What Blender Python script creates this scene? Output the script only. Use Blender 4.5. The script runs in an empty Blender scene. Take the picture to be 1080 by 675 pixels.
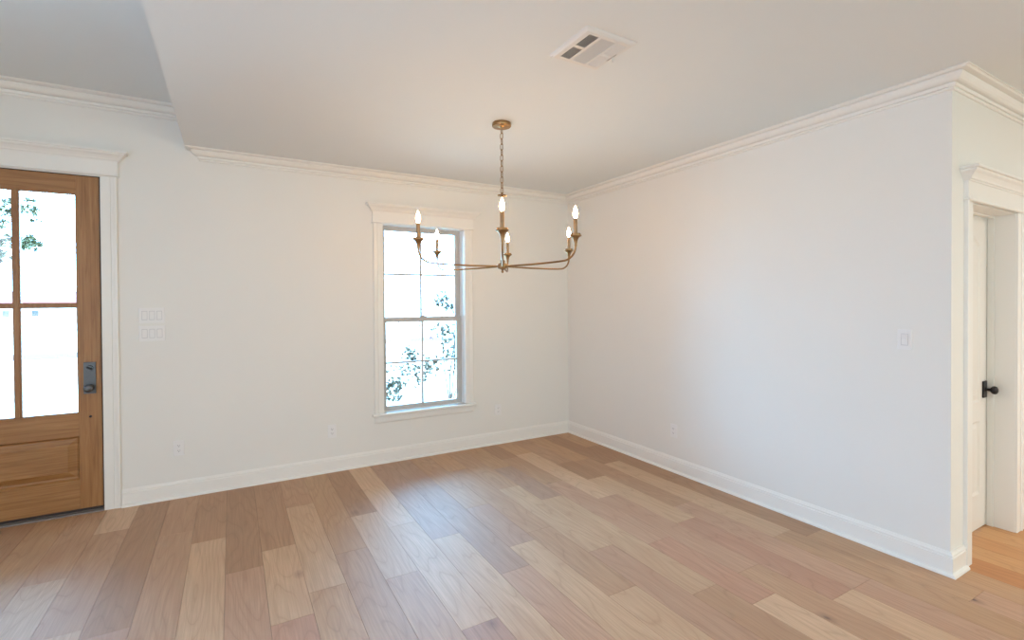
import bpy, bmesh, math, random
from mathutils import Vector, Matrix
PI = math.pi
scn = bpy.context.scene
C = scn.collection
random.seed(7)

# ------------------------------------------------------------------ camera
cam_d = bpy.data.cameras.new('camera')
cam = bpy.data.objects.new('camera', cam_d); C.objects.link(cam)
F_PX, CY, PITCH, ROLL, YAW = 514.94, 324.65, -0.0102, -0.0061, -0.5211
cam_d.sensor_fit = 'HORIZONTAL'; cam_d.sensor_width = 36.0
cam_d.lens = F_PX / 1080 * 36.0
cam_d.shift_y = -(337.5 - CY) / 1080
cam_d.clip_start = 0.05; cam_d.clip_end = 400
fw = Vector((-math.sin(YAW) * math.cos(PITCH), math.cos(YAW) * math.cos(PITCH), math.sin(PITCH)))
rt = Vector((math.cos(YAW), math.sin(YAW), 0)); up = rt.cross(fw)
rt2 = rt * math.cos(ROLL) + up * math.sin(ROLL); up2 = -rt * math.sin(ROLL) + up * math.cos(ROLL)
M = Matrix((rt2, up2, -fw)).transposed().to_4x4()
M.translation = (-3.4074, -4.6219, 1.5117)
cam.matrix_world = M
scn.camera = cam

# ------------------------------------------------------------------ light
SKY = 33.7
SKY_COL = (0.255, 0.585, 1.0)
wld = bpy.data.worlds.new('overcast_sky'); scn.world = wld; wld.use_nodes = True
bg = wld.node_tree.nodes['Background']
bg.inputs[0].default_value = (*SKY_COL, 1); bg.inputs[1].default_value = SKY
sun_d = bpy.data.lights.new('sun', 'SUN'); sun_d.energy = 14.0; sun_d.angle = 0.03; sun_d.color = (1, .95, .88)
sun = bpy.data.objects.new('sun', sun_d); C.objects.link(sun)
sun.rotation_euler = (math.radians(38), 0, math.radians(-25))      # high, from behind the house


def portal(name, loc, sx, sz, rot):
    d = bpy.data.lights.new(name, 'AREA'); d.shape = 'RECTANGLE'; d.size = sx; d.size_y = sz
    d.cycles.is_portal = True
    o = bpy.data.objects.new(name, d); o.location = loc; o.rotation_euler = rot; C.objects.link(o)


def fill_light(name, loc, sx, sz, rot, power, col):
    d = bpy.data.lights.new(name, 'AREA'); d.shape = 'RECTANGLE'; d.size = sx; d.size_y = sz
    d.energy = power; d.color = col
    o = bpy.data.objects.new(name, d); o.location = loc; o.rotation_euler = rot; C.objects.link(o)


portal('front_window_portal', (-1.74, 0.17, 1.37), 0.90, 1.85, (-PI / 2, 0, 0))
portal('front_door_portal', (-4.695, 0.17, 1.52), 0.75, 1.70, (-PI / 2, 0, 0))
# daylight lamps added behind the camera, where the wall has no windows
for wx in (-5.0, -2.4, 0.2):
    fill_light('rear_fill', (wx, -8.9, 1.45), 1.8, 2.1, (PI / 2, 0, 0), 37, (0.73, 0.985, 0.97))
fill_light('hall_fill', (1.7, -6.0, 2.70), .5, .5, (0, 0, 0), 55, (1.0, 0.91, 0.86))  # unseen lamp added to warm the hall
fill_light('side_fill', (-6.1, -4.2, 1.45), 1.8, 2.1, (PI / 2, 0, -PI / 2), 70, (0.67, 0.72, 1.0))  # added lamp at the left wall, which has no window

scn.view_settings.view_transform = 'Standard'
scn.view_settings.look = 'None'
scn.view_settings.exposure = 0.0
scn.view_settings.gamma = 1.0
scn.view_settings.use_curve_mapping = False
scn.cycles.max_bounces = 14
scn.cycles.diffuse_bounces = 8
scn.cycles.transparent_max_bounces = 16
scn.cycles.use_denoising = True
scn.cycles.sample_clamp_indirect = 6.0

# ------------------------------------------------------------------ materials


def srgb(r, g, b):
    f = lambda c: (c / 255 / 12.92) if c / 255 <= .04045 else ((c / 255 + .055) / 1.055) ** 2.4
    return (f(r), f(g), f(b), 1)


class NT:
    def __init__(s, name):
        s.m = bpy.data.materials.new(name); s.m.use_nodes = True
        s.t = s.m.node_tree; s.t.nodes.clear()
        s.out = s.n('ShaderNodeOutputMaterial')

    def n(s, kind, **kw):
        nd = s.t.nodes.new(kind)
        for k, v in kw.items():
            if k in nd.inputs: nd.inputs[k].default_value = v
            else: setattr(nd, k, v)
        return nd

    def l(s, a, b): s.t.links.new(a, b)

    def mix(s, fac, a, b, blend='MIX'):
        x = s.n('ShaderNodeMix', data_type='RGBA', blend_type=blend)
        for sock, v in ((x.inputs[0], fac), (x.inputs[6], a), (x.inputs[7], b)):
            if hasattr(v, 'is_output'): s.l(v, sock)
            else: sock.default_value = v
        return x.outputs[2]

    def ramp(s, fac, stops):
        r = s.n('ShaderNodeValToRGB'); s.l(fac, r.inputs[0])
        e = r.color_ramp.elements
        while len(e) < len(stops): e.new(0.5)
        for k, (p, c) in enumerate(stops):
            e[k].position = p; e[k].color = c if len(c) == 4 else (*c, 1)
        return r.outputs[0]

    def mapped(s, coord, scale, loc=(0, 0, 0)):
        mp = s.n('ShaderNodeMapping'); s.l(coord, mp.inputs[0])
        mp.inputs['Scale'].default_value = scale; mp.inputs['Location'].default_value = loc
        return mp.outputs[0]

    def noise(s, vec, scale, detail=4, rough=.55, dist=0):
        x = s.n('ShaderNodeTexNoise', Scale=scale, Detail=detail, Roughness=rough, Distortion=dist); s.l(vec, x.inputs['Vector'])
        return x.outputs['Fac']

    def done(s, sh): s.l(sh, s.out.inputs[0]); return s.m


def paint(name, col, rough, bump=.02, scale=220, var=.015):
    m = NT(name)
    tc = m.n('ShaderNodeTexCoord').outputs['Object']
    b = m.n('ShaderNodeBsdfPrincipled', Roughness=rough)
    nz = m.noise(tc, 1.3, 3)
    c2 = tuple(c * (1 - var * 2) for c in col[:3]) + (1,)
    m.l(m.mix(nz, col, c2), b.inputs['Base Color'])
    bp = m.n('ShaderNodeBump', Strength=bump, Distance=.002); m.l(m.noise(tc, scale, 2), bp.inputs['Height'])
    m.l(bp.outputs[0], b.inputs['Normal'])
    return m.done(b.outputs[0])


def metal(name, col, rough, metallic=1.0, var=.2):
    m = NT(name)
    tc = m.n('ShaderNodeTexCoord').outputs['Object']
    b = m.n('ShaderNodeBsdfPrincipled', Roughness=rough, Metallic=metallic)
    c2 = tuple(c * (1 - var) for c in col[:3]) + (1,)
    m.l(m.mix(m.noise(tc, 30, 3), col, c2), b.inputs['Base Color'])
    return m.done(b.outputs[0])


def wood_door():
    m = NT('stained_mahogany')
    uv = m.n('ShaderNodeUVMap', uv_map='grain').outputs[0]
    g1 = m.noise(m.mapped(uv, (55, 2.2, 1)), 1.0, 6, .6, .6)
    g2 = m.noise(m.mapped(uv, (5, .8, 1)), 1.0, 3)
    c = m.ramp(g1, [(.28, srgb(122, 80, 42)), (.5, srgb(160, 114, 66)), (.75, srgb(180, 134, 84))])
    c = m.mix(m.ramp(g2, [(.3, (0, 0, 0)), (.7, (.5, .5, .5))]), c, srgb(146, 98, 52))
    b = m.n('ShaderNodeBsdfPrincipled', Roughness=.42)
    m.l(c, b.inputs['Base Color'])
    bp = m.n('ShaderNodeBump', Strength=.08, Distance=.002); m.l(g1, bp.inputs['Height']); m.l(bp.outputs[0], b.inputs['Normal'])
    return m.done(b.outputs[0])


def floor_mat():
    m = NT('white_oak_planks')
    uv = m.n('ShaderNodeUVMap', uv_map='plank_uv').outputs[0]
    tone = m.n('ShaderNodeAttribute', attribute_name='tone').outputs['Color']
    warp = m.noise(m.mapped(uv, (3.2, .55, 1)), 1.0, 2)
    sep = m.n('ShaderNodeSeparateXYZ'); m.l(uv, sep.inputs[0])
    # cathedral figure: bands of a slowly bending field
    mul = m.n('ShaderNodeMath', operation='MULTIPLY_ADD'); m.l(warp, mul.inputs[0]); mul.inputs[1].default_value = 16.0
    mx = m.n('ShaderNodeMath', operation='MULTIPLY'); m.l(sep.outputs[0], mx.inputs[0]); mx.inputs[1].default_value = 9.0
    m.l(mx.outputs[0], mul.inputs[2])
    fr = m.n('ShaderNodeMath', operation='PINGPONG'); m.l(mul.outputs[0], fr.inputs[0]); fr.inputs[1].default_value = .5
    fig = m.ramp(fr.outputs[0], [(.0, (.0, .0, .0)), (.42, (.35, .35, .35)), (.5, (1, 1, 1))])
    fine = m.noise(m.mapped(uv, (120, 3.0, 1)), 1.0, 5, .65, .3)
    blot = m.noise(m.mapped(uv, (4, 1.2, 1)), 1.0, 3)
    c = m.mix(m.ramp(fine, [(.3, (.0, .0, .0)), (.72, (1, 1, 1))]), m.mix(1.0, tone, (.80, .765, .73, 1), 'MULTIPLY'), m.mix(1.0, tone, (1.10, 1.10, 1.10, 1), 'MULTIPLY'))
    mf = m.n('ShaderNodeMath', operation='MULTIPLY'); m.l(fig, mf.inputs[0]); mf.inputs[1].default_value = .48
    c = m.mix(mf.outputs[0], c, m.mix(1.0, tone, (.62, .53, .47, 1), 'MULTIPLY'))
    c = m.mix(m.ramp(blot, [(.42, (0, 0, 0)), (.75, (.6, .6, .6))]), c, m.mix(1.0, tone, (.84, .76, .72, 1), 'MULTIPLY'))
    # scattered small dark knots
    vo = m.n('ShaderNodeTexVoronoi', Scale=1.0); m.l(m.mapped(uv, (2.8, 1.7, 1)), vo.inputs['Vector'])
    kn = m.ramp(vo.outputs['Distance'], [(.024, (1, 1, 1)), (.05, (.3, .3, .3)), (.11, (0, 0, 0))])
    sel = m.n('ShaderNodeSeparateColor'); m.l(vo.outputs['Color'], sel.inputs[0])
    gt = m.n('ShaderNodeMath', operation='GREATER_THAN'); m.l(sel.outputs[0], gt.inputs[0]); gt.inputs[1].default_value = .25
    km = m.n('ShaderNodeMath', operation='MULTIPLY'); m.l(kn, km.inputs[0]); m.l(gt.outputs[0], km.inputs[1])
    c = m.mix(km.outputs[0], c, srgb(84, 56, 52))
    b = m.n('ShaderNodeBsdfPrincipled', Roughness=.58)
    b.inputs['Specular IOR Level'].default_value = .8
    m.l(c, b.inputs['Base Color'])
    bp = m.n('ShaderNodeBump', Strength=.06, Distance=.001); m.l(fine, bp.inputs['Height']); m.l(bp.outputs[0], b.inputs['Normal'])
    return m.done(b.outputs[0])


def glass_mat():
    m = NT('clear_glass')
    tr = m.n('ShaderNodeBsdfTransparent'); tr.inputs[0].default_value = (.96, .98, .97, 1)
    gl = m.n('ShaderNodeBsdfGlossy', Roughness=.02)
    fr = m.n('ShaderNodeFresnel', IOR=1.45)
    mx = m.n('ShaderNodeMixShader'); m.l(fr.outputs[0], mx.inputs[0]); m.l(tr.outputs[0], mx.inputs[1]); m.l(gl.outputs[0], mx.inputs[2])
    return m.done(mx.outputs[0])


def emit(name, col, s):
    m = NT(name)
    e = m.n('ShaderNodeEmission', Strength=s); e.inputs[0].default_value = (*col, 1)
    return m.done(e.outputs[0])


def leafy(name, a, b_):
    m = NT(name)
    tc = m.n('ShaderNodeTexCoord').outputs['Object']
    b = m.n('ShaderNodeBsdfPrincipled', Roughness=.5)
    m.l(m.mix(m.noise(tc, 6, 3), a, b_), b.inputs['Base Color'])
    return m.done(b.outputs[0])


MW = paint('wall_paint', (.806, .794, .756, 1), .6)
MC = paint('ceiling_paint', (.765, .80, .80, 1), .8, .03)
MT = paint('trim_paint', (.84, .825, .785, 1), .3, .01, 90, .005)
MD = paint('door_paint', (.80, .775, .73, 1), .35, .01, 90, .005)
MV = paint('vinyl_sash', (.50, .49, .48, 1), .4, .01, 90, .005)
MP = paint('white_plastic', (.82, .81, .80, 1), .3, .0, 50, .003)
MPG = paint('switch_gap_grey', (.58, .58, .59, 1), .5, 0, 50, .003)
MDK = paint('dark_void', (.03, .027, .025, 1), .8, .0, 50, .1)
MGAP = paint('plank_gap', (.10, .07, .05, 1), .9, 0, 50, .1)
MWS = paint('dark_weatherstrip', (.035, .022, .018, 1), .6, 0, 50, .1)
MTH = metal('threshold_bronze', (.22, .19, .17, 1), .5, .6)
MVENT = paint('vent_enamel', (.74, .74, .72, 1), .4, .0, 50, .005)
MB_ = metal('aged_brass', (.40, .245, .115, 1), .36, 1.0, .25)
MSL = metal('brass_candle_sleeve', (.38, .26, .155, 1), .45, .9, .15)
MBK = metal('black_bronze', (.035, .032, .034, 1), .35, .7)
MPW = metal('dark_pewter', (.13, .135, .14, 1), .42, .8)
MBULB = emit('lit_bulb', (1.0, .54, .18), 190)
MWD = wood_door()
MFL = floor_mat()
MG = glass_mat()
MLF = leafy('shrub_leaf', (.026, .022, .010, 1), (.055, .042, .018, 1))
MLT = leafy('oak_leaf', (.030, .030, .009, 1), (.06, .055, .016, 1))
MBR = leafy('bark', (.03, .018, .010, 1), (.05, .026, .016, 1))
MPK = leafy('pink_blossom', (.09, .006, .010, 1), (.12, .014, .018, 1))
MLAWN = leafy('pale_dry_lawn', (.52, .52, .42, 1), (.60, .59, .50, 1))
MGR = leafy('green_grass', (.03, .05, .009, 1), (.05, .06, .012, 1))
MASP = paint('road_asphalt', (.034, .020, .016, 1), .9, .05)
MROOF = paint('red_roof', (.085, .012, .006, 1), .8, .05)
MHW = paint('pale_siding', (.72, .72, .70, 1), .7, .02)
MBL = paint('grey_blue_paint', (.03, .018, .012, 1), .6, .02)

# ------------------------------------------------------------------ mesh helpers


class MB:
    def __init__(s): s.bm = bmesh.new()

    def box(s, x0, x1, y0, y1, z0, z1):
        v = [s.bm.verts.new((x, y, z)) for x in (x0, x1) for y in (y0, y1) for z in (z0, z1)]
        for f in ((0, 1, 3, 2), (4, 6, 7, 5), (0, 4, 5, 1), (2, 3, 7, 6), (0, 2, 6, 4), (1, 5, 7, 3)):
            s.bm.faces.new([v[i] for i in f])
        return s

    def lathe(s, prof, n=20, c=(0, 0, 0), axis='z'):
        def P(r, h, a):
            x, y = r * math.cos(a), r * math.sin(a)
            p = (x, y, h) if axis == 'z' else ((x, h, y) if axis == 'y' else (h, x, y))
            return (p[0] + c[0], p[1] + c[1], p[2] + c[2])
        rings = []
        for r, h in prof:
            if r < 1e-6: rings.append([s.bm.verts.new(P(0, h, 0))])
            else: rings.append([s.bm.verts.new(P(r, h, 2 * PI * k / n)) for k in range(n)])
        for A, B in zip(rings, rings[1:]):
            for k in range(n):
                k2 = (k + 1) % n
                if len(A) == 1 and len(B) == 1: continue
                if len(A) == 1: s.bm.faces.new((A[0], B[k], B[k2]))
                elif len(B) == 1: s.bm.faces.new((A[k], A[k2], B[0]))
                else: s.bm.faces.new((A[k], A[k2], B[k2], B[k]))
        for R, flip in ((rings[0], True), (rings[-1], False)):
            if len(R) > 1: s.bm.faces.new(R[::-1] if flip else R)
        return s

    def tube(s, pts, r, n=10, closed=False):
        pts = [Vector(p) for p in pts]; N = len(pts); rings = []
        ref = Vector((0.123, 0.456, 0.88)).normalized()
        prevn = None
        for i, p in enumerate(pts):
            if closed: t = pts[(i + 1) % N] - pts[i - 1]
            else: t = pts[min(i + 1, N - 1)] - pts[max(i - 1, 0)]
            t.normalize()
            a = (prevn - t * prevn.dot(t)) if prevn is not None else ref.cross(t)
            if a.length < 1e-6: a = Vector((1, 0, 0)).cross(t)
            a.normalize(); prevn = a; b = t.cross(a)
            rr = r[i] if isinstance(r, (list, tuple)) else r
            rings.append([s.bm.verts.new(p + a * rr * math.cos(2 * PI * k / n) + b * rr * math.sin(2 * PI * k / n)) for k in range(n)])
        for i in range(N if closed else N - 1):
            A, B = rings[i], rings[(i + 1) % N]
            for k in range(n): s.bm.faces.new((A[k], A[(k + 1) % n], B[(k + 1) % n], B[k]))
        if not closed:
            s.bm.faces.new(rings[0][::-1]); s.bm.faces.new(rings[-1])
        return s

    def sweep(s, path, prof, segs=None):
        """horizontal sweep: prof = [(outward, z)], outward lies to the right of the walking direction; mitred."""
        n = len(path); dirs = []
        for a, b in zip(path, path[1:]):
            d = Vector((b[0] - a[0], b[1] - a[1])); d.normalize(); dirs.append(d)
        nor = [Vector((d.y, -d.x)) for d in dirs]
        def off(i):
            if i == 0: return nor[0]
            if i == n - 1: return nor[-1]
            a, b = nor[i - 1], nor[i]; m = a + b
            return m / m.dot(a) if m.length > 1e-6 else a
        for k in (segs if segs is not None else range(n - 1)):
            R = []
            for i in (k, k + 1):
                o = off(i)
                R.append([s.bm.verts.new((path[i][0] + o.x * d, path[i][1] + o.y * d, z)) for d, z in prof])
            m = len(prof)
            for j in range(m): s.bm.faces.new((R[0][j], R[0][(j + 1) % m], R[1][(j + 1) % m], R[1][j]))
            if k == 0 or segs is not None: s.bm.faces.new(R[0])
            if k == n - 2 or segs is not None: s.bm.faces.new(R[1][::-1])
        return s

    def prism(s, poly, f, h0, h1):
        """extrude polygon poly (a, b) from h0 to h1, f(a, b, h) -> xyz"""
        A = [s.bm.verts.new(f(a, b, h0)) for a, b in poly]; B = [s.bm.verts.new(f(a, b, h1)) for a, b in poly]
        m = len(poly)
        for j in range(m): s.bm.faces.new((A[j], A[(j + 1) % m], B[(j + 1) % m], B[j]))
        s.bm.faces.new(A[::-1]); s.bm.faces.new(B)
        return s

    def bevel(s, w=.002, seg=2):
        bmesh.ops.recalc_face_normals(s.bm, faces=s.bm.faces)
        es = [e for e in s.bm.edges if len(e.link_faces) == 2 and e.calc_face_angle(0) > .6]
        bmesh.ops.bevel(s.bm, geom=es, offset=w, segments=seg, affect='EDGES', clamp_overlap=True)
        return s

    def build(s, name, mat, parent=None, smooth=False, loc=None, fix=True):
        if fix: bmesh.ops.recalc_face_normals(s.bm, faces=s.bm.faces)
        me = bpy.data.meshes.new(name); s.bm.to_mesh(me); s.bm.free()
        me.materials.append(mat)
        if smooth:
            for p in me.polygons: p.use_smooth = True
            try: me.set_sharp_from_angle(angle=math.radians(40))
            except Exception: pass
        o = bpy.data.objects.new(name, me); C.objects.link(o)
        if parent: o.parent = parent
        if loc: o.location = loc
        return o


def tag(o, label=None, cat=None, group=None, kind=None):
    if label: o['label'] = label
    if cat: o['category'] = cat
    if group: o['group'] = group
    if kind: o['kind'] = kind
    return o


def thing(name, loc, label, cat, rz=0, group=None, kind=None):
    o = bpy.data.objects.new(name, None); o.empty_display_size = .1; o.location = loc; o.rotation_euler = (0, 0, rz)
    C.objects.link(o); return tag(o, label, cat, group, kind)


def copy_tree(o, parent=None):
    c = o.copy(); C.objects.link(c)
    if parent: c.parent = parent
    for ch in list(o.children): copy_tree(ch, c)
    return c


def struct(o, label, cat): return tag(o, label, cat, kind='structure')


# ------------------------------------------------------------------ room shell
H = 2.743; HF = 3.048; L = 3.504; X_FAS = -3.71
XL, XR, YB = -6.2, 3.0, -9.0
# opening sizes
WX0, WX1, WZ0, WZ1 = -2.165, -1.318, 0.470, 2.268          # window
DX0, DX1, DZ = -5.165, -4.232, 2.458                       # front door
HX0, HX1, HZ = 0.263, 0.985, 2.065                         # hall door

# floor: planks laid away from the camera, end joints read row by row
W_PL = 0.1903; X0 = -3.645
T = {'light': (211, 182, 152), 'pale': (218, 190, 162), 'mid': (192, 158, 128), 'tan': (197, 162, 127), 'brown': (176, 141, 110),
     'pink': (197, 162, 138), 'red': (190, 149, 127), 'grey': (182, 153, 134), 'lit_amber': (208, 160, 110), 'lit_gold': (214, 170, 122), 'lit_rust': (200, 145, 95)}
rows = {  # row: list of (tone, y where the plank ends)
    -7: [('tan', -1.2), ('pale', -2.9)], -6: [('mid', -.7), ('light', -2.4)], -5: [('tan', -1.5), ('grey', -3.2)], -4: [('mid', -1.05), ('light', -2.6)],
    -3: [('pale', -.47), ('mid', -1.66), ('light', -3.2)], -2: [('brown', -1.75), ('pink', -3.6)], -1: [('mid', -.73), ('mid', -2.3), ('pink', -3.4)],
    0: [('brown', -.95), ('light', -2.75)], 1: [('brown', -1.46), ('pink', -3.3)], 2: [('brown', -1.28), ('light', -2.08), ('red', -3.6)],
    3: [('mid', -.66), ('light', -1.89), ('tan', -3.7)], 4: [('tan', -1.55), ('mid', -3.1)], 5: [('brown', -1.06), ('light', -1.97), ('mid', -3.5)],
    6: [('pale', -1.36), ('light', -2.56), ('red', -3.9)], 7: [('grey', -1.67), ('light', -3.0)], 8: [('grey', -.8), ('grey', -2.24), ('pink', -3.6)],
    9: [('mid', -1.35), ('grey', -2.0), ('light', -3.3)], 10: [('tan', -.55), ('mid', -1.9), ('mid', -2.7), ('light', -4)], 11: [('mid', -1.15), ('light', -2.3), ('pink', -3.7)],
    12: [('tan', -.7), ('grey', -1.5), ('light', -2.91), ('mid', -4.0)], 13: [('brown', -.5), ('mid', -1.25), ('pink', -2.41), ('red', -3.115), ('pale', -4.3)],
    14: [('tan', -.45), ('pale', -1.70), ('pink', -2.9), ('mid', -4.1)], 15: [('mid', -.88), ('brown', -1.34), ('light', -2.3), ('red', -3.297), ('light', -4.6)],
    16: [('tan', -.9), ('mid', -2.1), ('pink', -3.3), ('pink', -4.4)], 17: [('brown', -1.1), ('light', -2.1), ('light', -2.75), ('tan', -3.9)],
    18: [('tan', -.6), ('brown', -1.7), ('brown', -2.85), ('tan', -3.65), ('pink', -5.0)], 19: [('mid', -1.3), ('tan', -2.2), ('mid', -3.3), ('tan', -4.7)],
    20: [('lit_rust', -4.2)], 21: [('lit_gold', -4.6)], 22: [('lit_amber', -4.0)], 23: [('lit_gold', -3.9)], 24: [('lit_amber', -4.4)]}  # hall rows: warm hall light painted into the plank tones
bm = bmesh.new()
uvl = bm.loops.layers.uv.new('plank_uv'); tl = bm.loops.layers.float_color.new('tone')
rng = random.Random(11)


def plank(x0, x1, y0, y1, tone):
    g = .0007
    k_ = .72 if tone[2] > 126 or tone[0] < 180 else 1.0
    tone = [m_ + (t_ - m_) * k_ for t_, m_ in zip(tone, (193, 157, 133))]
    r, gg, b, _ = srgb(tone[0] * .985, tone[1] * .958, tone[2] * .91); j = rng.uniform(.95, 1.05)
    ou, ov = rng.uniform(0, 60), rng.uniform(0, 60)
    a, b2, c, d = x0 + g, x1 - g, y0 + g, y1 - g
    v = [bm.verts.new(p) for p in ((a, c, 0), (b2, c, 0), (b2, d, 0), (a, d, 0), (a, c, -.012), (b2, c, -.012), (b2, d, -.012), (a, d, -.012))]
    for f in ((0, 1, 2, 3), (4, 5, 1, 0), (5, 6, 2, 1), (6, 7, 3, 2), (7, 4, 0, 3)):
        fc = bm.faces.new([v[i] for i in f])
        for lp in fc.loops:
            lp[uvl].uv = (lp.vert.co.x + ou, lp.vert.co.y + ov)
            lp[tl] = (r * j, gg * j, b * j, 1)


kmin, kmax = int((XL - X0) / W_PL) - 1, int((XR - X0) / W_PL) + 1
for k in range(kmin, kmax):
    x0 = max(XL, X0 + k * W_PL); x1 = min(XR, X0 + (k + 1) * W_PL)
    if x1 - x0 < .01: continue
    y = 0.15
    lst = list(rows.get(k, []))
    if k not in rows: lst = [(rng.choice(['mid', 'tan', 'light', 'pink', 'brown'] if k < 20 else ['lit_amber', 'lit_gold', 'lit_rust']), -rng.uniform(.4, 1.6))]
    while y > YB + .01:
        if lst: nm, ye = lst.pop(0)
        else: nm, ye = rng.choice(['mid', 'tan', 'light', 'pink', 'brown', 'pale'] if k < 20 else ['lit_amber', 'lit_gold', 'lit_rust']), y - rng.uniform(1.0, 2.0)
        ye = max(ye, YB)
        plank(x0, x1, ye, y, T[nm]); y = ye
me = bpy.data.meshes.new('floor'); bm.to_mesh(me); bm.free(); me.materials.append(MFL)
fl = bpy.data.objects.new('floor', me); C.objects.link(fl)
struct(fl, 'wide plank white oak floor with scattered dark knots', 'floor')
s = MB().box(XL - .15, XR + .15, YB - .15, .15, -.20, -.009).build('subfloor', MGAP, fl)

# walls
w = MB()
for b in ((XL - .15, DX0, 0, .15, 0, 3.3), (DX0, DX1, 0, .15, DZ, 3.3), (DX1, WX0, 0, .15, 0, 3.3), (WX0, WX1, 0, .15, 0, WZ0), (WX0, WX1, 0, .15, WZ1, 3.3), (WX1, XR + .15, 0, .15, 0, 3.3)):
    w.box(*b)
struct(w.build('wall_back', MW), 'cream white front wall holding the window and wooden entry door', 'wall')
struct(MB().box(0, .13, -L + .13, 0, 0, 3.3).build('wall_right', MW), 'blank white wall right of the corner, with one switch and one outlet', 'wall')
w = MB()
for b in ((0, HX0 - .012, -L, -L + .13, 0, 3.3), (HX0 - .012, HX1 + .012, -L, -L + .13, HZ + .012, 3.3), (HX1 + .012, XR + .15, -L, -L + .13, 0, 3.3)): w.box(*b)
struct(w.build('wall_hall', MW), 'white wall end facing the camera with a doorway at the right edge', 'wall')
struct(MB().box(XL - .15, XL, YB - .15, 0, 0, 3.3).build('wall_left', MW), 'white side wall of the entry', 'wall')
struct(MB().box(XL, XR + .15, YB - .15, YB, 0, 3.3).build('wall_rear', MW), 'white wall behind the camera', 'wall')
struct(MB().box(XR, XR + .15, YB, -L, 0, 3.3).build('wall_far', MW), 'white wall closing the hall on the right', 'wall')
c = MB().box(X_FAS, XR + .15, YB - .15, .15, H, 3.45).box(XL - .15, X_FAS, YB - .15, .15, HF, 3.45)
struct(c.build('ceiling', MC), 'flat white ceiling, stepped up to a higher level over the entry', 'ceiling')

# crown moulding, baseboards
CR = [(0, -.088), (.010, -.088), (.014, -.083), (.014, -.076), (.010, -.073), (.020, -.072), (.024, -.064), (.025, -.059), (.018, -.057), (.018, -.053), (.034, -.051), (.044, -.047), (.054, -.039), (.062, -.028), (.066, -.021), (.060, -.018), (.060, -.013), (.088, -.013), (.094, -.008), (.094, -.0065), (.102, -.006), (.101, 0), (0, 0)]
room = [(-3.608, .006), (-3.608, 0), (0, 0), (0, -L), (XR, -L)]
struct(MB().sweep(room, [(d, H + z) for d, z in CR]).build('trim_1', MT, smooth=False), 'white crown moulding along the lower ceiling, wrapping the wall corner', 'crown moulding')
struct(MB().sweep([(XL, 0), (X_FAS, 0)], [(d, HF + z * 1.12) for d, z in CR]).build('trim_2', MT), 'white crown moulding under the high entry ceiling above the wooden door', 'crown moulding')
BB = [(0, 0), (.015, 0), (.015, .098), (.010, .102), (.010, .106), (.014, .108), (.013, .115), (.009, .120), (.006, .127), (.005, .130), (0, .130)]
SH = [(.015, 0), (.032, 0), (.0315, .006), (.029, .012), (.024, .016), (.015, .019)]
bpath = [(-4.135, 0), (0, 0), (0, -L), (.170, -L)]
for i, (nm, lb) in enumerate((('baseboard_back', 'white baseboard below the window, between entry door and corner'), ('baseboard_right', 'long white baseboard along the blank right wall'), ('baseboard_hall', 'short white baseboard return beside the hall doorway casing'))):
    o = struct(MB().sweep(bpath, BB, [i]).build(nm, MT), lb, 'baseboard')
    MB().sweep(bpath, SH, [i]).build('shoe_molding', MT, o)
o = struct(MB().sweep([(1.082, -L), (XR, -L)], BB).build('baseboard_far', MT), 'white baseboard past the hall doorway', 'baseboard')
o = struct(MB().sweep([(XL, 0), (-5.262, 0)], BB).build('baseboard_left', MT), 'white baseboard left of the entry door', 'baseboard')


# casings: header with mitred cap, drawn for a wall face at y = 0 facing -y
def casing_side(mb, x_in, x_out, z0, z1):
    s = 1 if x_out > x_in else -1; wd = abs(x_out - x_in)
    prof = [(0, 0), (0, .011), (.004, .013), (wd * .56, .0135), (wd * .58, .010), (wd * .62, .010), (wd * .64, .0155), (wd * .80, .0165), (wd * .83, .0195), (wd - .003, .0195), (wd, .017), (wd, 0)]
    mb.prism(prof, lambda a, b, h: (x_in + s * a, -b, h), z0, z1)


def header(mb, xl, xr, z0):
    path = lambda e: [(xl - e, 0), (xl - e, -.001 - .016), (xr + e, -.001 - .016), (xr + e, 0)]
    # fillet bead
    mb.sweep([(xl, 0), (xl, -.018), (xr, -.018), (xr, 0)], [(-.004, z0), (.008, z0), (.012, z0 + .004), (.012, z0 + .010), (.008, z0 + .014), (-.004, z0 + .014)])
    mb.box(xl - .004, xr + .004, -.021, 0, z0 + .014, z0 + .125)
    # cap
    p = [(-.004, .110), (.006, .110), (.008, .116), (.016, .119), (.019, .127), (.024, .134), (.034, .146), (.046, .154), (.050, .160), (.050, .166), (.062, .168), (.062, .182), (-.004, .182)]
    mb.sweep([(xl - .004, 0), (xl - .004, -.021), (xr + .004, -.021), (xr + .004, 0)], [(d, z0 + z) for d, z in p])
    mb.box(xl - .0005, xr + .0005, -.0185, 0, z0 + .110, z0 + .182)


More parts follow.
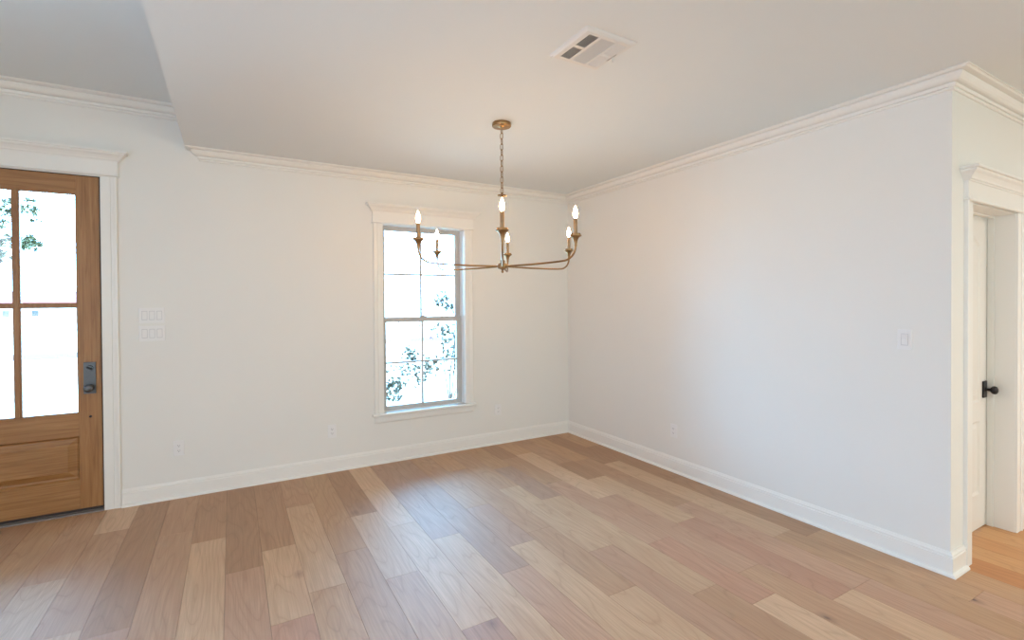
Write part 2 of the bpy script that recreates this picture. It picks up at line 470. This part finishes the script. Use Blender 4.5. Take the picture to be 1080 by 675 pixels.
# ------------------------------------------------------------------ window
win = struct(thing('window_1', (0, 0, 0), None, None), 'double-hung window with divided panes and white casing beside the corner', 'window')
m = MB(); casing_side(m, WX0, WX0 - .088, WZ0 + .005, WZ1); casing_side(m, WX1, WX1 + .088, WZ0 + .005, WZ1)
m.build('casing', MT, win)
m = MB(); header(m, WX0 - .090, WX1 + .090, WZ1); m.build('header', MT, win)
m = MB().box(WX0 - .003, WX1 + .003, -.02, .098, WZ0 - .025, WZ0 + .005)
m2 = MB(); m2.sweep([(WX0 - .108, 0), (WX1 + .108, 0)], [(0, WZ0 - .02), (.045, WZ0 - .02), (.050, WZ0 - .015), (.052, WZ0 - .007), (.050, WZ0), (.045, WZ0 + .005), (0, WZ0 + .005)])
m2.build('stool', MT, win); m.build('stool_board', MT, win)
MB().sweep([(WX0 - .088, 0), (WX1 + .088, 0)], [(0, WZ0 - .09), (.006, WZ0 - .09), (.011, WZ0 - .082), (.0135, WZ0 - .07), (.0135, WZ0 - .03), (.017, WZ0 - .02), (0, WZ0 - .02)]).build('apron', MT, win)
jm = MB().box(WX0 - .012, WX0 + .004, -.001, .148, WZ0, WZ1).box(WX1 - .004, WX1 + .012, -.001, .148, WZ0, WZ1).box(WX0, WX1, -.001, .148, WZ1 - .004, WZ1 + .012)
jm.build('jamb', MT, win)
GX0, GX1 = WX0 + .052, WX1 - .058      # glass
ZM = 1.352
def sash(name, y, z0, z1, rb, rtp, my):
    s = MB().box(WX0 + .004, GX0, y, y + .03, z0, z1).box(GX1, WX1 - .004, y, y + .03, z0, z1).box(GX0, GX1, y, y + .03, z0, z0 + rb).box(GX0, GX1, y, y + .03, z1 - rtp, z1).build(name, MV, win)
    gz0, gz1 = z0 + rb, z1 - rtp; xm = (GX0 + GX1) / 2
    MB().box(GX0, GX1, y + .013, y + .017, gz0, gz1).build('glass_pane', MG, s)
    MB().box(xm - .010, xm + .010, y + .005, y + .025, gz0, gz1).box(GX0, GX1, y + .006, y + .024, my - .010, my + .010).build('muntin', MV, s)
    return s
sash('upper_sash', .116, ZM - .022, WZ1 - .004, .045, .042, 1.800)
ls = sash('lower_sash', .084, WZ0 + .005, ZM + .026, .040, .050, .932)
MB().box(-1.77, -1.71, .070, .090, ZM + .026, ZM + .036).box(-1.755, -1.725, .074, .10, ZM + .036, ZM + .042).bevel(.002).build('sash_lock', MV, ls)

# ------------------------------------------------------------------ front door
def uv_grain(o, horiz=False, off=0.0):
    me = o.data; l = me.uv_layers.new(name='grain')
    for p in me.polygons:
        for li in p.loop_indices:
            co = me.vertices[me.loops[li].vertex_index].co
            u, v = (co.z, co.x) if horiz else (co.x + co.y, co.z)
            l.data[li].uv = (u + off, v + off * 1.7)
    return o

dl, dr, dz0, dz1 = -5.150, -4.246, .034, 2.450
gl, gr, gz0, gz1 = -5.020, -4.376, .730, 2.318
y0, y1 = .006, .050
d1 = struct(thing('door_1', (0, 0, 0), None, None), 'stained wooden entry door with four glass lites above a raised panel', 'door')
for (a, b, of) in ((dl, gl, 1.3), (gr, dr, 4.1)):
    uv_grain(MB().box(a, b, y0, y1, dz0, dz1).bevel(.002).build('stile', MWD, d1), False, of)
for (a, b, of) in ((dz0, .245, 2.2), (.562, gz0, 5.5), (gz1, dz1, 7.3)):
    uv_grain(MB().box(gl, gr, y0, y1, a, b).bevel(.0015).build('rail', MWD, d1), True, of)
# raised panel with bevelled field and sticking
m = MB()
A = (gl, gr, .245, .562)
def ring(m, xa, xb, za, zb, y): return [m.bm.verts.new(p) for p in ((xa, y, za), (xb, y, za), (xb, y, zb), (xa, y, zb))]
steps = [(0, .008), (.006, .016), (.012, .026), (.020, .028), (.030, .026), (.062, .012), (.064, .010)]
R = [ring(m, A[0] + e, A[1] - e, A[2] + e, A[3] - e, y) for e, y in steps]
for P_, Q in zip(R, R[1:]):
    for k in range(4): m.bm.faces.new((P_[k], P_[(k + 1) % 4], Q[(k + 1) % 4], Q[k]))
m.bm.faces.new(R[-1]); bk = ring(m, *A, .045)
for k in range(4): m.bm.faces.new((R[0][k], R[0][(k + 1) % 4], bk[(k + 1) % 4], bk[k]))
m.bm.faces.new(bk)
uv_grain(m.build('raised_panel', MWD, d1), True, 9.1)
xm = (gl + gr) / 2; zm = 1.511
uv_grain(MB().box(xm - .014, xm + .014, y0 + .002, y1 - .004, gz0, gz1).bevel(.003).box(gl, xm - .014, y0 + .004, y1 - .006, zm - .011, zm + .011).box(xm + .014, gr, y0 + .004, y1 - .006, zm - .011, zm + .011).build('muntin', MWD, d1), False, 3.3)
# thin glass stops around the lites
st = MB()
for xa, xb in ((gl, xm - .014), (xm + .014, gr)):
    for za, zb in ((gz0, zm - .011), (zm + .011, gz1)):
        st.box(xa, xa + .007, y0 + .008, y1 - .01, za, zb).box(xb - .007, xb, y0 + .008, y1 - .01, za, zb).box(xa + .007, xb - .007, y0 + .008, y1 - .01, za, za + .007).box(xa + .007, xb - .007, y0 + .008, y1 - .01, zb - .007, zb)
        MB().box(xa + .002, xb - .002, .026, .031, za + .002, zb - .002).build('glass_pane', MG, d1)
uv_grain(st.build('glass_stop', MWD, d1), False, 6.2)
pl = MB().box(-4.346, -4.276, -.004, y0, .868, 1.098).bevel(.002).build('lock_plate', MPW, d1); pl['label'] = 'dark pewter handle plate'
MB().lathe([(.0, -.010), (.019, -.010), (.021, -.004)], 20, (-4.311, 0, 1.055), 'y').build('lock_rose', MPW, pl, True)
MB().box(-.017, .017, -.030, -.009, -.005, .005).bevel(.003).build('thumb_turn', MBK, pl, loc=(-4.311, 0, 1.055)).rotation_euler = (0, math.radians(28), 0)
MB().lathe([(0, -.062), (.018, -.061), (.027, -.054), (.029, -.044), (.026, -.034), (.015, -.028), (.012, -.016), (.022, -.010), (.024, -.004)], 24, (-4.311, 0, .912), 'y').build('knob', MPW, pl, True)
MB().lathe([(0, -.004), (.008, -.003), (.009, .004)], 16, (-4.311, 0.003, .700), 'y').build('lock_bolt_hole', MBK, d1, True)
MB().box(dl + .002, dr - .001, .004, .048, .019, dz0).build('door_sweep', MWS, d1)
ws = MB().box(DX1 - .013, DX1 - .002, .012, .06, .0, DZ - .002).box(DX0 + .002, DX0 + .013, .012, .06, 0, DZ - .002).box(DX0 + .002, DX1 - .002, .012, .06, DZ - .008, DZ - .002)
tr3 = MB(); casing_side(tr3, DX1 + .002, DX1 + .094, 0, DZ + .003); casing_side(tr3, DX0 - .002, DX0 - .094, 0, DZ + .003)
tr3.box(DX1 - .004, DX1 + .003, -.012, .0, 0, DZ).box(DX0 - .003, DX0 + .004, -.012, .0, 0, DZ).box(DX0 - .003, DX1 + .003, -.012, 0, DZ - .004, DZ + .003)
t3 = struct(tr3.build('trim_3', MT), 'white casing and cap around the wooden entry door', 'door casing')
m = MB(); header(m, DX0 - .096, DX1 + .096, DZ + .003); m.build('header', MT, t3)
ws.build('weatherstrip', MWS, t3)
th = MB().prism([(-.020, 0), (-.014, .010), (.0, .012), (.01, .020), (.15, .020), (.15, 0)], lambda a, b, h: (h, a, b), DX0 + .004, DX1 - .004).build('trim_4', MTH)
struct(th, 'dark bronze threshold under the wooden entry door', 'threshold')

# ------------------------------------------------------------------ hall door
YD = -L + .134
d2 = struct(thing('door_2', (0, 0, 0), None, None), 'white two-panel interior door with black knob in the right doorway', 'door')
hx0, hx1, hz0, hz1 = HX0 + .004, HX1 - .005, .008, HZ - .010
def arch(xa, xb, za, zb, rise, n=10):
    pts = [(xa, za), (xb, za), (xb, zb)]
    for k in range(1, n):
        t = k / n; pts.append((xb + (xa - xb) * t, zb + rise * math.sin(PI * t) ** 1.0))
    return pts + [(xa, zb)]
pA = arch(hx0 + .118, hx1 - .118, .840, 1.872, .085); pB = arch(hx0 + .118, hx1 - .118, .235, .716, .0, 2)
pB = [(hx0 + .118, .235), (hx1 - .118, .235), (hx1 - .118, .716), (hx0 + .118, .716)]
def inset(poly, e):
    cx = sum(p[0] for p in poly) / len(poly); za = min(p[1] for p in poly); zb = max(p[1] for p in poly); xa = min(p[0] for p in poly); xb = max(p[0] for p in poly)
    return [((x - (xa + xb) / 2) * (1 - 2 * e / (xb - xa)) + (xa + xb) / 2, (z - (za + zb) / 2) * (1 - 2 * e / (zb - za)) + (za + zb) / 2) for x, z in poly]
# slab front with two panel openings: strips around each panel
m = MB(); bmv = m.bm
def face(pts, y): return bmv.faces.new([bmv.verts.new((x, y, z)) for x, z in pts])
xa, xb = hx0 + .118, hx1 - .118
for q in ([(hx0, hz0), (xa, hz0), (xa, hz1), (hx0, hz1)], [(xb, hz0), (hx1, hz0), (hx1, hz1), (xb, hz1)], [(xa, hz0), (xb, hz0), (xb, .235), (xa, .235)], [(xa, .716), (xb, .716), (xb, .840), (xa, .840)]): face(q, YD)
top = pA[2:]
for a, b in zip(top, top[1:]): face([b, a, (a[0], hz1), (b[0], hz1)], YD)
m.box(hx0, hx1, YD + .012, YD + .035, hz0, hz1)
for q in ((hx0, hx0 + .001), (hx1 - .001, hx1)): m.box(q[0], q[1], YD, YD + .013, hz0, hz1)
m.build('slab', MD, d2, fix=True)
for poly in (pA, pB):
    m = MB(); rr = []
    for e, y in ((0, 0), (.004, .003), (.012, .009), (.020, .010), (.028, .009), (.050, .004)):
        rr.append([m.bm.verts.new((x, YD + y, z)) for x, z in inset(poly, e)])
    for A_, B_ in zip(rr, rr[1:]):
        for k in range(len(A_)): m.bm.faces.new((A_[k], A_[(k + 1) % len(A_)], B_[(k + 1) % len(A_)], B_[k]))
    m.bm.faces.new(rr[-1]); m.build('panel', MD, d2)
kx, kz = .930, .918
kp = MB().box(kx - .033, kx + .033, YD - .008, YD, kz - .056, kz + .056).bevel(.003).build('knob_plate', MBK, d2); kp['label'] = 'black rectangular knob plate'
MB().lathe([(0, -.070), (.014, -.069), (.024, -.063), (.0275, -.053), (.025, -.043), (.016, -.036), (.010, -.030), (.009, -.016), (.014, -.010), (.015, -.006)], 24, (kx, YD, kz), 'y').build('knob', MBK, kp, True)
# jamb, stops and casing
j = MB().box(HX0 - .012, HX0, -L - .001, -L + .175, 0, HZ).box(HX1, HX1 + .012, -L - .001, -L + .175, 0, HZ).box(HX0 - .012, HX1 + .012, -L - .001, -L + .175, HZ, HZ + .012)
j.box(HX0, HX0 + .011, YD - .035, YD - .002, 0, HZ).box(HX1 - .011, HX1, YD - .035, YD - .002, 0, HZ).box(HX0 + .011, HX1 - .011, YD - .035, YD - .002, HZ - .011, HZ)
t5 = struct(j.build('trim_5', MT), 'white jamb, casing and cap around the hall doorway', 'door casing')
m = MB()
for xi, xo in ((HX0 - .005, HX0 - .094), (HX1 + .005, HX1 + .094)): casing_side(m, xi, xo, 0, HZ + .005)
for v in m.bm.verts: v.co.y -= L
m.build('casing', MT, t5)
m = MB(); header(m, HX0 - .096, HX1 + .096, HZ + .005)
for v in m.bm.verts: v.co.y -= L
m.build('header', MT, t5)
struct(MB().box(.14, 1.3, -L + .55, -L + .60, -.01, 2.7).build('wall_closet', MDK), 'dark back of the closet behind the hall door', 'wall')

# ------------------------------------------------------------------ chandelier
CXc, CYc = -1.790, -1.676
ch = thing('chandelier', (CXc, CYc, 1.762), 'aged brass six-arm candle chandelier hanging from the ceiling, all bulbs lit', 'chandelier')
Z = lambda z: z - 1.762
MB().lathe([(0, Z(2.7428)), (.064, Z(2.7428)), (.065, Z(2.735)), (.065, Z(2.722)), (.062, Z(2.718)), (.020, Z(2.716)), (.010, Z(2.712)), (.008, Z(2.704)), (0, Z(2.704))][::-1], 32).build('canopy', MB_, ch, True)
cord = MB().tube([(0.001, 0, Z(2.272)), (-.001, .001, Z(2.45)), (.001, -.001, Z(2.6)), (0, 0, Z(2.706))], .0014, 6).build('chain', MSL, ch, True)
nl = 12; zt, zb = 2.712, 2.262; pitch = (zt - zb) / nl
for k in range(nl):
    zc = zt - pitch * (k + .5); hh = pitch * .5 + .0035; wr = .0105
    pts = []
    for q in range(20):
        a = 2 * PI * q / 20; px, pz = wr * math.cos(a), hh * math.sin(a)
        if abs(math.sin(a)) < .8: px = wr * (1 if px > 0 else -1) * min(1, abs(math.cos(a)) * 1.5)
        pts.append((px, 0, pz))
    ang = math.radians(30 if k % 2 == 0 else 120)
    pts = [(x * math.cos(ang), x * math.sin(ang), zc - 1.762 + z) for x, y, z in pts]
    MB().tube(pts, .0023, 6, True).build('chain_link', MSL, cord, True)
MB().lathe([(0, Z(2.272)), (.005, Z(2.270)), (.006, Z(2.258)), (.010, Z(2.254)), (.031, Z(2.252)), (.033, Z(2.249)), (.031, Z(2.246)), (.011, Z(2.243)), (.0075, Z(2.235)), (.007, Z(1.80)), (0, Z(1.80))][::-1], 24).build('stem', MB_, ch, True)
MB().lathe([(0, Z(1.716)), (.005, Z(1.718)), (.009, Z(1.724)), (.009, Z(1.730)), (.005, Z(1.736)), (.010, Z(1.740)), (.018, Z(1.743)), (.033, Z(1.748)), (.036, Z(1.754)), (.036, Z(1.773)), (.032, Z(1.780)), (.020, Z(1.784)), (.013, Z(1.789)), (.018, Z(1.795)), (.018, Z(1.801)), (.010, Z(1.807)), (0, Z(1.807))], 28).build('hub', MB_, ch, True)
ARM = [(-2.106, -2.251), (-1.609, -2.262), (-1.138, -1.559), (-1.403, -1.061), (-1.999, -.988), (-2.386, -1.663)]
for ax, ay in ARM:
    dx, dy = ax - CXc, ay - CYc; Rr = math.hypot(dx, dy); ux, uy = dx / Rr, dy / Rr
    rc = .095; pts = [(.020, Z(1.763)), (.10, Z(1.762)), (.25, Z(1.761)), (Rr - rc - .12, Z(1.763)), (Rr - rc - .03, Z(1.766))]
    for k in range(0, 9):
        a = PI / 2 * k / 8; pts.append((Rr - rc + rc * math.sin(a), Z(1.768) + .082 * (1 - math.cos(a))))
    pts.append((Rr, Z(1.862)))
    arm = MB().tube([(ux * r, uy * r, z) for r, z in pts], .0062, 10).build('arm', MB_, ch, True)
    c0 = (dx, dy, 0)
    MB().lathe([(0, Z(1.848)), (.0065, Z(1.848)), (.0085, Z(1.853)), (.0085, Z(1.862)), (.0105, Z(1.872)), (.014, Z(1.888)), (.020, Z(1.900)), (.029, Z(1.908)), (.036, Z(1.911)), (.037, Z(1.915)), (.035, Z(1.918)), (.030, Z(1.917)), (.032, Z(1.923)), (.031, Z(1.926)), (.014, Z(1.927)), (0, Z(1.927))], 24, c0).build('cup', MB_, arm, True)
    MB().lathe([(0, Z(1.925)), (.0118, Z(1.925)), (.0118, Z(2.014)), (.0105, Z(2.018)), (0, Z(2.018))], 20, c0).build('candle_sleeve', MSL, arm, True)
    b = MB().lathe([(0, Z(2.016)), (.0075, Z(2.018)), (.010, Z(2.026)), (.0140, Z(2.038)), (.0150, Z(2.048)), (.0132, Z(2.060)), (.009, Z(2.073)), (.0045, Z(2.085)), (.0015, Z(2.094)), (0, Z(2.095))], 20, c0).build('bulb', MBULB, arm, True)
    b['label'] = 'lit flame-shaped bulb'

# ------------------------------------------------------------------ ceiling vent
vx0, vx1, vy0, vy1 = -2.020, -1.728, -2.898, -2.602
vt = thing('ceiling_vent', ((vx0 + vx1) / 2, (vy0 + vy1) / 2, H), 'square white louvered air vent in the ceiling near the chandelier', 'vent')
hw, hl = (vx1 - vx0) / 2, (vy1 - vy0) / 2
f = MB(); cols = [(-hw + .036, -hw + .092), (-hw + .108, -hw + .192), (-hw + .206, -hw + .258)]; ya, yb = -hl + .034, hl - .034
xs = [-hw, cols[0][0], cols[0][1], cols[1][0], cols[1][1], cols[2][0], cols[2][1], hw]
for i in (0, 2, 4, 6): f.box(max(xs[i], -hw + .011), min(xs[i + 1], hw - .011), -hl + .011, hl - .011, -.013, -.010)
for i in (1, 3, 5): f.box(xs[i], xs[i + 1], -hl + .011, ya, -.013, -.010).box(xs[i], xs[i + 1], yb, hl - .011, -.013, -.010)
for i in (1, 5): f.box(xs[i], xs[i + 1], -.009, .009, -.013, -.010)
f.sweep([(-hw, hl), (hw, hl), (hw, -hl), (-hw, -hl), (-hw, hl - .0001)][::-1], [(-.012, -.013), (-.002, -.008), (.004, -.0015), (.004, 0), (-.012, 0)])
f.build('frame', MVENT, vt)
MB().box(-hw + .02, hw - .02, -hl + .02, hl - .02, -.0015, -.0003).build('duct_backing', MDK, vt)  # dark sheet painted for the shade inside the duct; the ceiling is solid
def louvers(x0, x1, y0_, y1_, along, tilt, n):
    q = MB()
    for k in range(n):
        t = (k + .5) / n
        if along == 'y':
            c_ = x0 + (x1 - x0) * t; e = .0044
            q.prism([(-e, -.0115 + tilt * .004), (e, -.0115 - tilt * .004), (e, -.0105 - tilt * .004), (-e, -.0105 + tilt * .004)], lambda a, b_, h: (c_ + a, h, b_ + .003), y0_, y1_)
        else:
            c_ = y0_ + (y1_ - y0_) * t; e = .0042
            q.prism([(-e, -.0115 + tilt * .003), (e, -.0115 - tilt * .003), (e, -.0105 - tilt * .003), (-e, -.0105 + tilt * .003)], lambda a, b_, h: (h, c_ + a, b_ + .003), x0, x1)
    q.build('louver_grille', MVENT, vt)
for (a, b) in ((ya, -.009), (.009, yb)):
    louvers(cols[0][0], cols[0][1], a, b, 'y', -.55, 5)
    louvers(cols[2][0], cols[2][1], a, b, 'y', 1, 7)
louvers(cols[1][0], cols[1][1], ya, yb, 'x', 1.2, 26)
MB().box(cols[2][1] + .008, cols[2][1] + .011, -.035, .035, -.0135, -.0125).build('lever_slot', MDK, vt)
MB().box(cols[2][1] + .007, cols[2][1] + .012, -.012, -.004, -.040, -.012).bevel(.0015).build('lever', MVENT, vt)

# ------------------------------------------------------------------ outlets and switches (face -y at y = 0 of the thing)
def plate(mb, w, h): mb.prism([(-w / 2, 0), (-w / 2, .002), (-w / 2 + .004, .0055), (w / 2 - .004, .0055), (w / 2, .002), (w / 2, 0)], lambda a, b, z: (a, -b, z), -h / 2, h / 2)
def make_outlet(label):
    t = thing('wall_outlet', (0, 0, 0), label, 'outlet', group=None)
    m = MB(); plate(m, .072, .117); m.build('cover_plate', MP, t)
    for s_ in (-1, 1):
        zc = s_ * .0195
        r = MB().prism([(.0165 * math.cos(a), max(-.0125, min(.0125, .0165 * math.sin(a)))) for a in [2 * PI * k / 24 for k in range(24)]], lambda a, b, h: (a, -h, zc + b), .004, .0072).build('receptacle', MP, t)
        MB().box(-.0075, -.0055, -.0074, -.006, zc - .001, zc + .007).box(.0055, .0075, -.0074, -.006, zc - .001, zc + .006).lathe([(0, -.0074), (.0024, -.0074), (.0024, -.006)], 10, (0, 0, zc - .0065), 'y').build('slots', MDK, r)
    MB().lathe([(0, -.0068), (.003, -.0064), (.0032, -.005)], 10, (0, 0, 0), 'y').build('screw', MP, t)
    return t
o1 = make_outlet('white duplex outlet low on the wall beside the wooden entry door'); o1.location = (-3.778, 0, .387)
for loc, rz, lb in (((-2.634, 0, .364), 0, 'white duplex outlet low on the wall just left of the window'), ((-.935, 0, .365), 0, 'white duplex outlet low between the window and the room corner'), ((0, -1.572, .363), -PI / 2, 'white duplex outlet low on the blank right wall')):
    o = copy_tree(o1); o.location = loc; o.rotation_euler = (0, 0, rz); o['label'] = lb
for o in (o for o in list(C.objects) if o.name.startswith('wall_outlet')): o['group'] = 'wall outlets around the room'

def make_switch(n, label, loc, rz, cat='light switch', name='light_switch'):
    w_ = .072 + .0465 * (n - 1)
    t = thing(name, loc, label, cat, rz)
    m = MB(); plate(m, w_, .117); m.build('cover_plate', MP, t)
    for k in range(n):
        xc = (k - (n - 1) / 2) * .0465
        MB().box(xc - .0172, xc + .0172, -.0059, -.004, -.0345, .0345).build('rocker_frame', MPG, t)  # grey painted in for the shaded gap around each rocker
        MB().prism([(-.031, .0072), (.0, .0065), (.031, .0095), (.031, .004), (-.031, .004)], lambda a, b, h: (xc + h, -b, a), -.0145, .0145).build('rocker', MP, t)
    for k in range(n):
        xc = (k - (n - 1) / 2) * .0465
        for zs in (-.048, .048): MB().lathe([(0, -.0068), (.0028, -.0064), (.003, -.005)], 8, (xc, 0, zs), 'y').build('screw', MP, t)
    return t
g = 'stacked switch plates by the entry door'
make_switch(3, 'upper of the two stacked three-rocker switch plates beside the entry door', (-3.938, 0, 1.432), 0)['group'] = g
make_switch(3, 'lower of the two stacked three-rocker switch plates beside the entry door', (-3.938, 0, 1.294), 0)['group'] = g
sw = make_switch(1, 'single white switch at shoulder height on the right wall near its end', (0, -3.293, 1.284), -PI / 2)
MB().box(.0105, .0135, -.0115, -.008, -.02, .012).build('dimmer_slider', MP, sw)

# ------------------------------------------------------------------ outdoors
struct(MB().box(-120, 120, .15, 160, -.6, -.3).build('ground', MLAWN), 'pale sunlit front yard seen through the glass', 'ground')
struct(MB().box(-120, 120, 17.5, 20.0, -.3, -.285).build('road', MASP), 'grey street strip beyond the yard', 'road')
struct(MB().box(XL - .6, -3.3, .15, 2.5, -.3, -.05).build('porch_floor', MHW), 'pale porch slab outside the entry door', 'porch')
struct(MB().box(XL - .6, -3.3, .15, 2.5, 2.93, 3.12).build('porch_ceiling', MHW), 'pale porch ceiling seen through the top of the door glass', 'porch')


def leaf_cloud(mb, rng, centers, n, size):
    for _ in range(n):
        c, rad = rng.choice(centers)
        d = Vector((rng.gauss(0, 1), rng.gauss(0, 1), rng.gauss(0, 1))); d.normalize(); d *= rad * rng.random() ** .4
        p = Vector(c) + d; s_ = size * rng.uniform(.6, 1.3)
        a = Vector((rng.uniform(-1, 1), rng.uniform(-1, 1), rng.uniform(-.6, .6))).normalized(); b = a.cross(Vector((rng.uniform(-1, 1), rng.uniform(-1, 1), 1))).normalized(); nn = a.cross(b)
        v = [mb.bm.verts.new(p + q) for q in (-a * s_, b * s_ * .38 + nn * s_ * .12, a * s_, -b * s_ * .38 + nn * s_ * .12)]
        mb.bm.faces.new((v[0], v[1], v[2])); mb.bm.faces.new((v[0], v[2], v[3]))


def shrub(name, loc, label, cat, stems, centers, n, size, leaf, seed, bloom=None, stem_r=.012):
    rg = random.Random(seed)
    t = thing(name, loc, label, cat)
    for pts in stems:
        MB().tube(pts, [stem_r * (1 - .6 * i / (len(pts) - 1)) for i in range(len(pts))], 6).build('stem', MBR, t, True)
    q = MB(); leaf_cloud(q, rg, centers, n, size); q.build('foliage', leaf, t, fix=False)
    if bloom:
        for c, r in bloom:
            q = MB(); leaf_cloud(q, rg, [(c, r)], 26, .03); q.build('blossom', MPK, t, fix=False)
    return t


# crape myrtle outside the window, right of centre: tight leaf tufts along its twigs
rt_ = random.Random(31)
def tufts(lobes, per, r0, r1):
    out = []
    for (cx, cy, cz), R_ in lobes:
        for _ in range(per):
            d = Vector((rt_.gauss(0, 1), rt_.gauss(0, .6), rt_.gauss(0, 1))).normalized() * R_ * rt_.random() ** .5
            out.append(((cx + d.x, cy + d.y, cz + d.z), rt_.uniform(r0, r1)))
    return out
lob = [((.12, 0, .72), .26), ((.28, .05, .88), .24), ((-.08, -.1, .98), .22), ((.22, .1, 1.28), .22), ((-.14, .05, 1.36), .18), ((.05, 0, 1.72), .18), ((.34, 0, 1.80), .22), ((-.15, 0, 1.90), .14), ((.30, .1, 2.15), .22), ((.38, 0, 1.2), .2), ((-.3, 0, .75), .2)]
st_ = [[(0, 0, 0), (-.08, 0, .5), (-.12, .02, 1.1), (-.15, 0, 1.95)], [(.03, 0, 0), (.10, .02, .6), (.15, .05, 1.3), (.05, 0, 1.8)], [(.05, 0, 0), (.22, 0, .5), (.32, .02, 1.1), (.34, 0, 2.0)], [(.02, .02, 0), (.02, .03, .5), (.20, .1, 1.4), (.25, .1, 2.2)]]
shrub('crape_myrtle', (.02, 3.65, -.3), 'slender pink-flowering shrub with several bare stems outside the window', 'shrub', st_, tufts(lob, 34, .015, .042), 9000, .025, MLF, 3, bloom=[((-.15, 0, 1.86), .045), ((-.28, 0, 1.80), .04), ((-.30, .1, 1.2), .045)], stem_r=.017)
lob = [((0, 0, .45), .28), ((.3, .1, .5), .3), ((-.3, 0, .38), .24), ((.6, .1, .55), .26), ((.25, 0, .85), .2), ((-.05, 0, .2), .2)]
st_ = [[(0, 0, 0), (.05, 0, .3), (.15, 0, .8)], [(.02, 0, 0), (.2, .05, .25), (.45, .1, .5)], [(-.02, 0, 0), (-.15, 0, .2), (-.35, 0, .45)]]
shrub('low_shrub', (-.75, 4.3, -.3), 'low sparse green shrub outside the lower left window panes', 'shrub', st_, tufts(lob, 30, .015, .045), 6000, .027, MLF, 5)
gq = MB(); rg = random.Random(9)
for _ in range(700):
    x = rg.uniform(-1.3, .6); y = 3.25 + (x + .4) * -.10 + rg.uniform(-.08, .08); hgt = rg.uniform(.04, .10); a = rg.uniform(0, 6.28)
    v = [gq.bm.verts.new(p) for p in ((x - .008 * math.cos(a), y - .008 * math.sin(a), -.3), (x + .008 * math.cos(a), y + .008 * math.sin(a), -.3), (x + rg.uniform(-.03, .03), y + rg.uniform(-.03, .03), -.3 + hgt))]
    gq.bm.faces.new(v)
tag(gq.build('grass_tuft', MGR, fix=False), 'thin line of green grass under the window shrubs', 'grass', kind='stuff')
# oak by the street seen through the door
cts = [((.3, 0, 3.4), .55), ((-.3, .2, 3.9), .6), ((.75, .1, 3.75), .35), ((.55, 0, 2.95), .28), ((-.5, 0, 3.1), .5), ((-1.2, 0, 3.8), .8), ((.95, 0, 3.1), .18)]
st_ = [[(-1.2, 0, 0), (-1.15, 0, 1.5), (-1.0, 0, 3.0), (-.9, 0, 4.2)], [(-1.1, 0, 2.2), (-.4, 0, 3.0), (.3, 0, 3.5), (.9, 0, 3.8)], [(-1.05, 0, 2.5), (-.3, .1, 2.8), (.5, 0, 3.0), (1.0, 0, 3.1)]]
shrub('oak_tree', (-7.95, 9, -.3), 'leafy green tree branch filling the upper left door pane', 'tree', st_, tufts(cts, 34, .03, .09), 7500, .042, MLT, 8, stem_r=.03)
# long low house across the street
hs = thing('house', (-15.6, 45, -.3), 'long low pale house with red roof edge across the street', 'house')
MB().box(-7, 5, 0, 8, 0, 1.9).build('wall', MHW, hs)
MB().prism([(-.5, 1.9), (-.5, 2.08), (4, 3.0), (8.5, 2.08), (8.5, 1.9)], lambda a, b, h: (h, a, b), -7.4, 5.4).build('roof', MROOF, hs)
for xw in (-5.6, -2.2, -.6, 2.4):
    wf = MB().box(xw - .26, xw + .26, -.03, .02, .95, 1.5).build('window', MHW, hs)
    MB().box(xw - .20, xw + .20, -.04, -.03, 1.0, 1.45).build('pane', MBL, wf)
MB().box(3.3, 4.2, -.04, .02, 0, 1.7).build('door', MBL, hs)
# small far structures beyond the window
bn = thing('yard_bench', (6.1, 24.5, -.3), 'spindly dark bench far across the yard, left window pane', 'bench')
MB().box(-.75, .75, -.2, .2, .42, .48).build('seat', MBL, bn)
MB().box(-.75, .75, .17, .22, .7, .95).build('backrest', MBL, bn)
for sx in (-.68, .68):
    for sy in (-.17, .19): MB().box(sx - .03, sx + .03, sy - .03, sy + .03, 0, .95 if sy > 0 else .42).build('leg', MBL, bn)
hd = MB(); leaf_cloud(hd, random.Random(21), [((x * .5, 0, .6), .55) for x in range(-5, 6)], 700, .12)
th_ = thing('hedge', (16.0, 33, -.3), 'distant dark hedge beyond the street, right window panes', 'hedge')
hd.build('foliage', MLF, th_, fix=False)
for sx in (-2.4, 0, 2.4): MB().tube([(sx, 0, 0), (sx * .96, 0, .55)], .04, 6).build('stem', MBR, th_)
